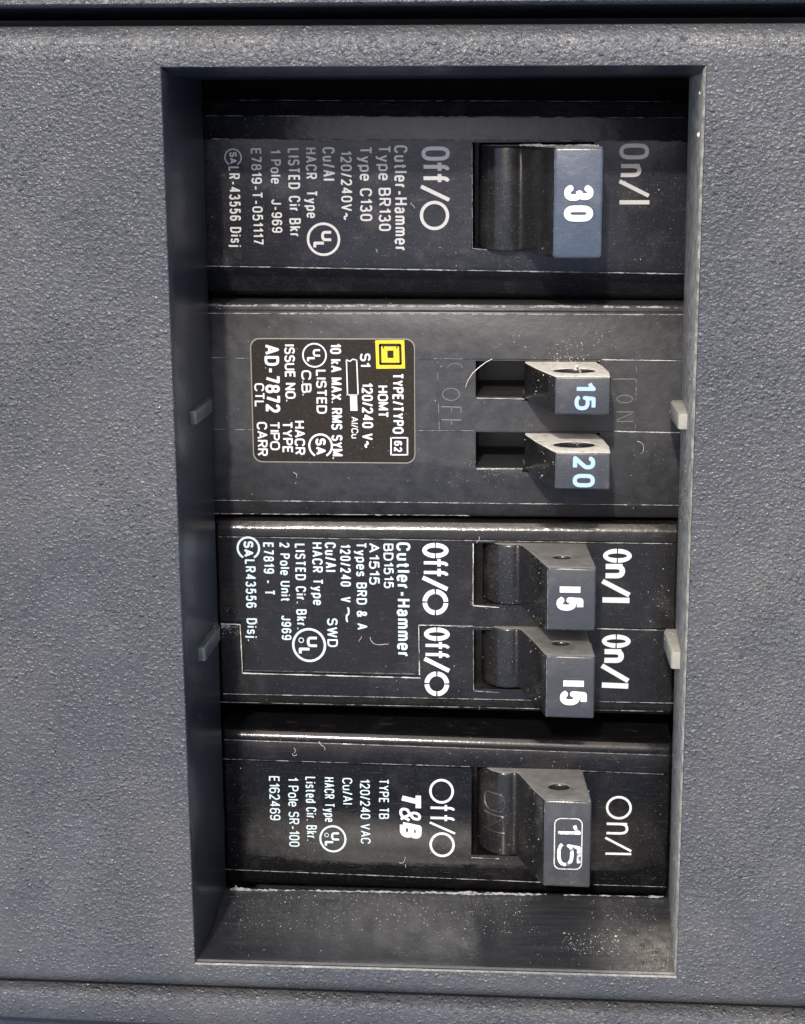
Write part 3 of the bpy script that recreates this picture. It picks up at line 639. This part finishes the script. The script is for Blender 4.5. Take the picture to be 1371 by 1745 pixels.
for (ya, yb, yx, s, n0, n1, nb, ntp) in ((642, 707, 660, '15', 650, 699, 979, 1015), (771, 834, 790, '20', 777, 830, 976, 1014)):
    h = handle(r2, [(893, -33), (893, -20.6), (897, -19.6), (912, -16), (930, -12.6), (945, -9.9), (1040, -9.8), (1038, -13.5), (1026, -18.5), (1016, -21), (1014, -33)],
               ya, yb, yx, [M['hgrey'], M['hblack'], M['hcream']], [(978, -14.4, 2.4, 1.7, 2.2)], .24, -9.8)
    pc = P(985 if s == '15' else 982, ya-14, -14.3); v, f = tube([pc+Vector((.25, -.5, -.5)), pc+Vector((-.05, .0, .0)), pc+Vector((-.2, .35, .5))], .14, 6)
    link('hole_glint', mesh_of('hole_glint', v, f, 60), M['wear' if s == '20' else 'clear'], h)  # pale sliver put in the hole to stand for a glint
    lettering(h, s, nb, ntp, n0, n1, -9.86, M['pale'], .19, name='rating_number', gap=.2)

# ---- breaker 3 : twin 15 / 15
Z3 = -21.2
r3 = thing('circuit_breaker', 'glossy black double breaker with two angled switches marked 15 and bold white stencil text', 'circuit breaker', P(760, 1040, Z3-10), GRP)
XL3, XR3 = P(370, 1040, Z3).x, P(1153, 1040, Z3).x
split = [(372, 1059), (410, 1060), (415, 1145), (714, 1152), (717, 1067), (1148, 1072)]
body(r3, [(None, None, -40), (None, None, -25)]+[(884, 891, -22.3), (885.5, 892, -21.95), (887.5, 894, -21.68), (893, 899.5, -21.47), (898, 904.5, -21.30), (902, 908.5, Z3), (913, 924, Z3), (914.5, 925.5, Z3-.15), (916, 927, Z3-.15), (917, 928, Z3),
      (1181, 1197, Z3), (1183, 1199, Z3-.12), (1187, 1203, Z3-.3), (1192, 1209, Z3-.45), (1196, 1213, Z3-.8), (1199, 1217, Z3-1.4), (None, None, -40)],
     XL3, XR3, M['b3'], [well(806, 925, 998, 1032, Z3), well(806.5, 1073, 996, 1177, Z3)] + groove(split, .14, Z3, .5), .7)
dl(r3, [(372, 914.5), (1145, 926.5)], .10, Z3, .08); dl(r3, [(380, 1182), (1148, 1198)], .10, Z3, .06); dl(r3, [(376, 1196), (1130, 1212)], .08, Z3-.6, .3)
dl(r3, [(376, 1063), (409, 1064), (413, 1147), (716, 1155)], .15, Z3, .06, 'dust'); dl(r3, [(377, 1067), (404, 1069)], .5, Z3, .25); dl(r3, [(714.5, 1150), (713, 1065), (806, 1067)], .12, Z3, .06, 'dust')
dl(r3, [(806, 926), (805.5, 1032), (850, 1035)], .11, Z3, .04, 'dust'); dl(r3, [(806, 1073), (806.5, 1177), (850, 1180)], .08, Z3, .06); dl(r3, [(417, 1142), (708, 1148.5)], .05, Z3, .25)
dl(r3, [(806, 1068), (884, 1070)], .07, Z3, .08, 'wear'); dl(r3, [(1016, 1071), (1148, 1074.5)], .10, Z3, .05, 'dust'); dl(r3, [(719, 1065), (800, 1069)], .06, Z3, .1)
for s, xb, xt, ys, ye, wt in (('Cutler-Hammer', 675, 699, 924, 1119, .02), ('BD1515', 653, 670, 926, 1002, .01), ('A1515', 628, 646, 925, 996, .01), ('Types BRD & A', 606, 624, 924, 1073, .01), ('120/240  V', 579, 597, 927, 1026, .01), ('~', 585, 603, 1034, 1060, .02),
                          ('Cu/Al', 553, 572, 924, 974, .01), ('SWD', 557, 575, 1053, 1102, .01), ('HACR Type', 531, 549, 924, 1031, .01), ('LISTED Cir. Bkr.', 502, 520, 926, 1072, .01), ('2 Pole Unit   J969', 476, 493, 924, 1090, .01),
                          ('E7819 - T', 448, 466, 924, 1014, .01), ('LR43556  Disj.', 417, 435, 953, 1092, .01)):
    lettering(r3, s, xb, xt, ys, ye, Z3, M['cyanw'], .155+wt)
ul_mark(r3, 526.5, 1099, 29, 4, Z3, M['cyanw'], True); csa_mark(r3, 423, 934, 20, 3.5, Z3, M['cyanw'])
def stencil_o(root, cx, cy, rx, ry, t, z, mat):
    return mark(root, 'printed_symbol', [arc(cx, cy, rx, ry, t, z, a+4, a+86) for a in (0, 90, 180, 270)], mat)
def stencil_word(root, rest, xb, xt, y0, yo, y1, z, mat):
    mark(root, 'printed_text', [arc((xb+xt)/2, (y0+yo)/2, (xt-xb)/2, (yo-y0)/2, 8, z, a+3, a+177) for a in (90, 270)], mat)
    lettering(root, rest, xb, xt, yo+1.5, y1+1, z, mat, .125 if rest == 'ff' else .19, gap=.05)
stencil_word(r3, 'ff', 719, 764, 925, 951, 982, Z3, M['white']); mark(r3, 'printed_symbol', [bar(720, 984, 762, 1004, 8, Z3)], M['white']); stencil_o(r3, 741.5, 1026, 22, 22, 8, Z3, M['white'])
stencil_word(r3, 'ff', 722, 766, 1069, 1092, 1121, Z3, M['white']); mark(r3, 'printed_symbol', [bar(723, 1122, 765, 1143, 8, Z3)], M['white']); stencil_o(r3, 744, 1165, 21, 21, 8, Z3, M['white'])
stencil_word(r3, 'n', 1027, 1076, 935, 959, 984, Z3, M['white']); mark(r3, 'printed_symbol', [bar(1026, 990, 1072, 1014, 9, Z3)], M['white']); mark(r3, 'printed_symbol', [bar(1026, 1022, 1072, 1023, 10, Z3)], M['white'])
stencil_word(r3, 'n', 1025, 1074, 1081, 1104, 1128, Z3, M['white']); mark(r3, 'printed_symbol', [bar(1025, 1134, 1070, 1160, 9, Z3)], M['white']); mark(r3, 'printed_symbol', [bar(1025, 1167, 1070, 1169, 10, Z3)], M['white'])
for (ya, yb, yx, hx, dx) in ((967, 1075, 1000, 957, 0), (1117, 1224, 1150, 955, -2)):
    h = handle(r3, [(822+dx, -33), (822+dx, -24), (832+dx, -21.8), (846+dx, -20.7), (862+dx, -20.2), (876+dx, -20.3), (882+dx, -20.5), (888+dx, -20.0), (900+dx, -17.4), (914+dx, -14.2), (931+dx, -10.2), (1016+dx, -10.0), (998+dx, -21.5), (996+dx, -33)],
               ya, yb, yx, [M['hgrey'], M['hblack'], M['htop']], [(hx, -14.8, 1.0, .75, 3)], .34, -10.1)
    edge_glint_wear(h, 'worn_or_glint_edge', (933+dx, ya+5), (933+dx, yb-3), .09, -10.24, .05, 'edge'); edge_glint_wear(h, 'worn_or_glint_edge', (936+dx, ya+2.5), (1011, ya+1.5), .10, -10.2, .05, 'edge')  # highlights painted as pale lines on the left and top front edges
    if ya < 1000: lettering(h, 'I5', 948, 994, 999, 1040, -10.08, M['white'], .235, name='rating_number')
    else: lettering(h, 'I5', 954, 1000, 1159, 1201, -10.08, M['white'], .235, name='rating_number')

# ---- breaker 4 : single 15
Z4 = -21.3
r4 = thing('circuit_breaker', 'bottom shiny black breaker with one angled switch marked 15 inside a rounded outline', 'circuit breaker', P(760, 1380, Z4-10), GRP)
XL4, XR4 = P(381, 1380, Z4).x, P(1142, 1380, Z4).x
body(r4, [(None, None, -40), (None, None, -27.5)]+[(1240, 1264, -22.7), (1241.5, 1265.5, -22.2), (1243.5, 1267.5, -21.95), (1248, 1272, -21.76), (1253, 1277, -21.58), (1257, 1282, -21.5), (1260, 1286, -21.5), (1262, 1288, -21.42), (1293, 1317, -21.4), (1294.5, 1318.5, -21.5), (1296, 1320, Z4),
      (1481, 1508, Z4), (1483, 1510, Z4-.12), (1488, 1513, -21.6), (1494, 1517, -21.9), (1499, 1521, -22.3), (1502, 1524, -23), (None, None, -40)],
     XL4, XR4, M['b4'], [well(803, 1308, 990, 1461, Z4)], .8)
dl(r4, [(380, 1260), (1138, 1287)], .07, -21.45, .10); dl(r4, [(380, 1293), (800, 1306)], .08, Z4, .15); dl(r4, [(986, 1313), (1130, 1319)], .06, Z4, .1)
dl(r4, [(384, 1481), (925, 1503)], .10, Z4-.05, .1); dl(r4, [(1010, 1507), (1134, 1511)], .09, Z4-.05, .08); dl(r4, [(803, 1461), (850, 1463)], .08, Z4, .1, 'dust')
for s, xb, xt, ys, ye in (('TYPE TB', 645, 662, 1327, 1395), ('120/240 VAC', 613, 630, 1327, 1437), ('Cu/Al', 583, 600, 1325, 1370), ('HACR Type', 552, 569, 1324, 1400), ('Listed Cir. Bkr.', 520, 538, 1323, 1432), ('1 Pole SR-100', 490, 508, 1324, 1442), ('E162469', 458, 476, 1322, 1397)):
    lettering(r4, s, xb, xt, ys, ye, Z4, M['cyanw'], .13, gap=.12)
lettering(r4, 'T', 680, 717, 1343, 1373, Z4, M['white'], .25, .24); lettering(r4, '&', 680, 717, 1374, 1397, Z4, M['white'], .13, .2); lettering(r4, 'B', 681, 718, 1399, 1424, Z4, M['white'], .27, .2)
ul_mark(r4, 567, 1429, 23, 3.2, Z4, M['cyanw'], True)
mark(r4, 'printed_symbol', [arc(752, 1348, 21, 21, 4, Z4)], M['white']); lettering(r4, 'ff', 731, 775, 1371, 1399, Z4, M['white'], .10)
mark(r4, 'printed_symbol', [bar(732, 1401, 775, 1420, 4.2, Z4)], M['white']); mark(r4, 'printed_symbol', [arc(753, 1439, 21.5, 21, 4, Z4)], M['white'])
mark(r4, 'printed_symbol', [arc(1054, 1376, 22, 20, 4, Z4)], M['white']); lettering(r4, 'n', 1031, 1084, 1401, 1421, Z4, M['white'], .085)
mark(r4, 'printed_symbol', [bar(1031, 1427, 1075, 1450, 4.5, Z4)], M['white']); mark(r4, 'printed_symbol', [bar(1031, 1454, 1075, 1455, 4.5, Z4)], M['white'])
h = handle(r4, [(812, -33), (812, -24.5), (820, -22.2), (836, -20.6), (852, -19.8), (866, -19.8), (875, -20.2), (881, -19.9), (892, -17.6), (908, -14.4), (926, -11.6), (1008, -11.4), (990, -22), (988, -33)],
           1364, 1512, 1410, [M['hgrey'], M['hblack'], M['htop']], [(952, -15.8, 1.2, .9, 3)], .36, -11.5)
zt = -11.38
edge_glint_wear(h, 'worn_or_glint_edge', (928, 1370), (928, 1508), .09, -11.68, .05, 'edge'); edge_glint_wear(h, 'worn_or_glint_edge', (931, 1367), (1003, 1364), .10, -11.6, .05, 'edge')  # pale lines paint the highlight on these handle edges
x0, yt, x1, yb_ = world_rect(944, 1393, 991, 1482, zt); outr = rrect(x0, yb_, x1, yt, .8, zt); inn = rrect(x0+.14, yb_+.14, x1-.14, yt-.14, .7, zt)
n = len(outr); mark(h, 'number_outline', [([(x, y, zt+.04) for x, y in outr]+[(x, y, zt+.04) for x, y in inn], [[i, (i+1) % n, n+(i+1) % n, n+i] for i in range(n)])], M['dust'])
lettering(h, '1', 948, 990, 1403, 1421, zt, M['worn'], .14, name='rating_number'); lettering(h, '5', 949, 989, 1435, 1475, zt, M['worn'], .15, name='rating_number')
gloss = mat_plastic('glossy_moulded_letters', (.018, .018, .018), (.035, .035, .035), .13, spec=.9)
raised_word(h, 'ON', 825, 860, 1353, 1418, -19.95, gloss, .15, prof=[(812, -24.5), (820, -22.2), (836, -20.6), (852, -19.8), (866, -19.8), (875, -20.2)])

edge_glint_wear(cover, 'worn_or_glint_edge', (392, 1515), (930, 1524), .34, -18.25, .05, 'wear'); edge_glint_wear(cover, 'worn_or_glint_edge', (396, 1517), (465, 1518), .9, -18.2, .2, 'wear', 3); edge_glint_wear(cover, 'worn_or_glint_edge', (960, 1524.5), (1130, 1528), .2, -18.25, .2, 'wear')  # long lines paint the lit sill edge, the short wide one its chips

# ---------------------------------------------------------------- small things
fib = [(838, 612), (828, 617), (816, 626), (805, 636), (797, 648), (793, 660)]
v, f = tube([P(x, y, -20.7+1.2*math.sin(i/5*math.pi)) for i, (x, y) in enumerate(fib)], .045, 6)
o = link('thread', mesh_of('thread', v, f, 60), M['clear']); o['label'] = 'short pale curved thread beside the upper switch slot of the second breaker'; o['category'] = 'thread'
def blob(c, r, seed=0, sub=1, sq=1.0):
    rnd = random.Random(seed); bm = bmesh.new(); bmesh.ops.create_icosphere(bm, subdivisions=sub, radius=r)
    for v in bm.verts: v.co *= rnd.uniform(.85, 1.15); v.co.z *= sq; v.co += c
    bm.verts.ensure_lookup_table(); vs = [tuple(v.co) for v in bm.verts]; fs = [[v.index for v in fc.verts] for fc in bm.faces]; bm.free(); return vs, fs
for (x, y, z, r, lb) in ((1194.5, 159, -4, .26, 'upper of two tiny round cream grains on the right edge of the opening'), (1191.5, 230, -3.6, .30, 'lower of two tiny round cream grains on the right edge of the opening')):
    v, f = blob(P(x, y, z), r, int(x), 2); o = link('grain', mesh_of('grain', v, f, 60), M['crumb']); o['label'] = lb; o['category'] = 'grain'; o['group'] = 'round grains stuck to the right wall'

# dust grains lying on real surfaces (ray cast straight down, or down-picture onto the sill)
def bvh():
    V = []; Fc = []
    for o in COL.objects:
        if o.type != 'MESH': continue
        b = len(V); off = ORIG.get(o, Vector((0, 0, 0)))
        V += [Vector(v.co)/MM+off for v in o.data.vertices]; Fc += [[i+b for i in p.vertices] for p in o.data.polygons]
    return BVHTree.FromPolygons(V, Fc)
T = bvh()
OCT = [(1, 0, 0), (-1, 0, 0), (0, 1, 0), (0, -1, 0), (0, 0, 1), (0, 0, -1)]
OF = [[0, 2, 4], [2, 1, 4], [1, 3, 4], [3, 0, 4], [2, 0, 5], [1, 2, 5], [3, 1, 5], [0, 3, 5]]
def scatter(regs, name, label, mat, seed):
    rnd = random.Random(seed); V = []; Fc = []
    for (x0, y0, x1, y1, n, rmin, rmax, mode, zz) in regs:
        for _ in range(n):
            px = rnd.uniform(x0, x1); py = rnd.uniform(y0, y1); p = P(px, py, zz)
            if mode == 'z': hit = T.ray_cast(Vector((p.x, p.y, 20)), Vector((0, 0, -1)))
            elif mode == 'y': hit = T.ray_cast(Vector((p.x, 10-20, p.z)), Vector((0, -1, 0)))
            else: hit = T.ray_cast(Vector((0, p.y, p.z)), Vector((1, 0, 0)))
            if hit[0] is None or hit[0].z < -30: continue
            if mode == 'z' and rnd.random() > .12+1.5*max(0, noise3.noise(hit[0]*.23)+.15)**1.0: continue
            r = rmin+(rmax-rmin)*rnd.random()**3; b = len(V); q = Matrix.Rotation(rnd.uniform(0, 6), 3, 'Z') @ Matrix.Rotation(rnd.uniform(0, 6), 3, 'X')
            s = Vector((rnd.uniform(.5, 1.4), rnd.uniform(.5, 1.2), rnd.uniform(.5, 1)))
            for o_ in OCT:
                w_ = q @ Vector((o_[0]*s.x, o_[1]*s.y, o_[2]*s.z)); V.append(hit[0]+hit[1]*r*.3+w_*r*rnd.uniform(.8, 1.2))
            Fc += [[i+b for i in t] for t in OF]
    o = link(name, mesh_of(name, V, Fc), mat); o['kind'] = 'stuff'; o['label'] = label; o['category'] = 'dust'
    return o
def sillrows(n, z0, z1, xa=360, xb=1140, a=.02, b=.08):   # the sill faces up the picture: cast along -y
    out = []
    for _ in range(n):
        z = random.uniform(z0, z1)
        k = (z+.5)/(-18); x = random.uniform(xa, xb); out.append((x, 1400, x+1, 1401, 1, a, b, 'y', z))
    return out
regs = [(360, 540, 1160, 870, 900, .015, .07, 'z', -21), (820, 560, 1060, 612, 160, .02, .09, 'z', -21), (940, 606, 1040, 616, 70, .03, .11, 'z', -21), (1020, 540, 1160, 860, 160, .02, .09, 'z', -21),
        (760, 780, 900, 830, 220, .02, .06, 'z', -21), (355, 516, 1168, 527, 350, .03, .10, 'z', -21.5), (1040, 300, 1160, 460, 160, .02, .09, 'z', -21), (350, 150, 1170, 235, 100, .02, .07, 'z', -22),
        (700, 400, 1160, 470, 120, .02, .07, 'z', -21), (360, 250, 800, 460, 70, .015, .06, 'z', -21), (370, 900, 1150, 1200, 700, .015, .075, 'z', -21), (1080, 940, 1150, 1060, 80, .03, .1, 'z', -21),
        (800, 1020, 880, 1040, 80, .02, .08, 'z', -21), (775, 785, 900, 815, 500, .015, .05, 'z', -21), (890, 735, 945, 775, 60, .02, .07, 'z', -15), (806, 616, 893, 690, 60, .02, .08, 'z', -21), (378, 1066, 406, 1090, 160, .02, .07, 'z', -21), (1100, 1000, 1150, 1060, 60, .03, .1, 'z', -21), (940, 1325, 975, 1345, 50, .02, .07, 'z', -16), (940, 600, 1040, 640, 200, .02, .08, 'z', -12), (380, 1205, 1140, 1240, 600, .015, .06, 'z', -26), (390, 1260, 1130, 1480, 450, .015, .07, 'z', -21), (780, 1280, 1100, 1320, 160, .015, .05, 'z', -21),
        (1080, 1400, 1130, 1500, 50, .02, .08, 'z', -21), (0, 80, 270, 1650, 60, .03, .11, 'z', 0), (1210, 80, 1371, 1650, 60, .03, .12, 'z', 0), (940, 640, 1040, 710, 14, .02, .06, 'z', -10),
        (920, 960, 1020, 1230, 25, .02, .06, 'z', -10), (920, 1360, 1010, 1510, 25, .02, .06, 'z', -11), (820, 250, 1030, 440, 20, .03, .08, 'z', -15), (0, 1670, 1371, 1740, 20, .03, .09, 'z', 0)]
regs += sillrows(1700, -17.8, -9.5, 375, 1140, .02, .10)+sillrows(800, -9.5, -2.2, 360, 1145, .015, .07)+sillrows(160, -10, -5, 960, 1060, .05, .16)
for _ in range(2600):      # dust drift in the right-hand corner of the sill
    dx_ = abs(random.gauss(0, 42)); zc_ = -5.5+dx_*.02+random.gauss(0, 2.6); regs.append((1146-dx_, 1400, 1147-dx_, 1401, 1, .012, .055, 'y', min(-1.2, max(-14, zc_))))
regs += [(1180, 500, 1181, 1650, 1, .03, .1, 'x', random.uniform(-17, -2)) for _ in range(500)]
scatter(regs, 'dust_grains', 'pale dust grains sprinkled over the breakers and the lower sill', M['dust'], 3)
# lint
rnd = random.Random(5); parts = []
for (x, y, l_, a, z) in ((500, 1276, 9, 80, -21), (543, 1265, 18, 75, -21), (497, 1286, 8, 20, -21), (680, 1470, 14, -15, -21.2), (690, 1473, 6, 60, -21.2), (630, 1085, 34, 50, -21.2), (816, 915, 14, 85, -21), (816, 1205, 12, 70, -21.5),
                          (430, 1060, 9, 30, -21), (640, 425, 6, 30, -21), (1085, 752, 22, 40, -21), (1090, 1250, 14, 10, -21.4), (500, 805, 10, 50, -21), (700, 345, 12, 80, -21), (615, 1085, 10, 90, -21)):
    pts = []
    for i in range(7):
        t = i/6; aa = math.radians(a)+.5*math.sin(t*3+x)
        q = P(x+l_*t*math.cos(aa), y+l_*t*math.sin(aa), z); hit = T.ray_cast(Vector((q.x, q.y, 20)), Vector((0, 0, -1)))
        pts.append(Vector((q.x, q.y, (hit[0].z if hit[0] else z)+.04+.1*math.sin(t*math.pi))))
    parts.append(tube(pts, .022, 5))
v, f = join(parts); o = link('lint', mesh_of('lint', v, f, 60), M['clear']); o['kind'] = 'stuff'; o['label'] = 'tiny stray lint hairs on the black plastic'; o['category'] = 'lint'
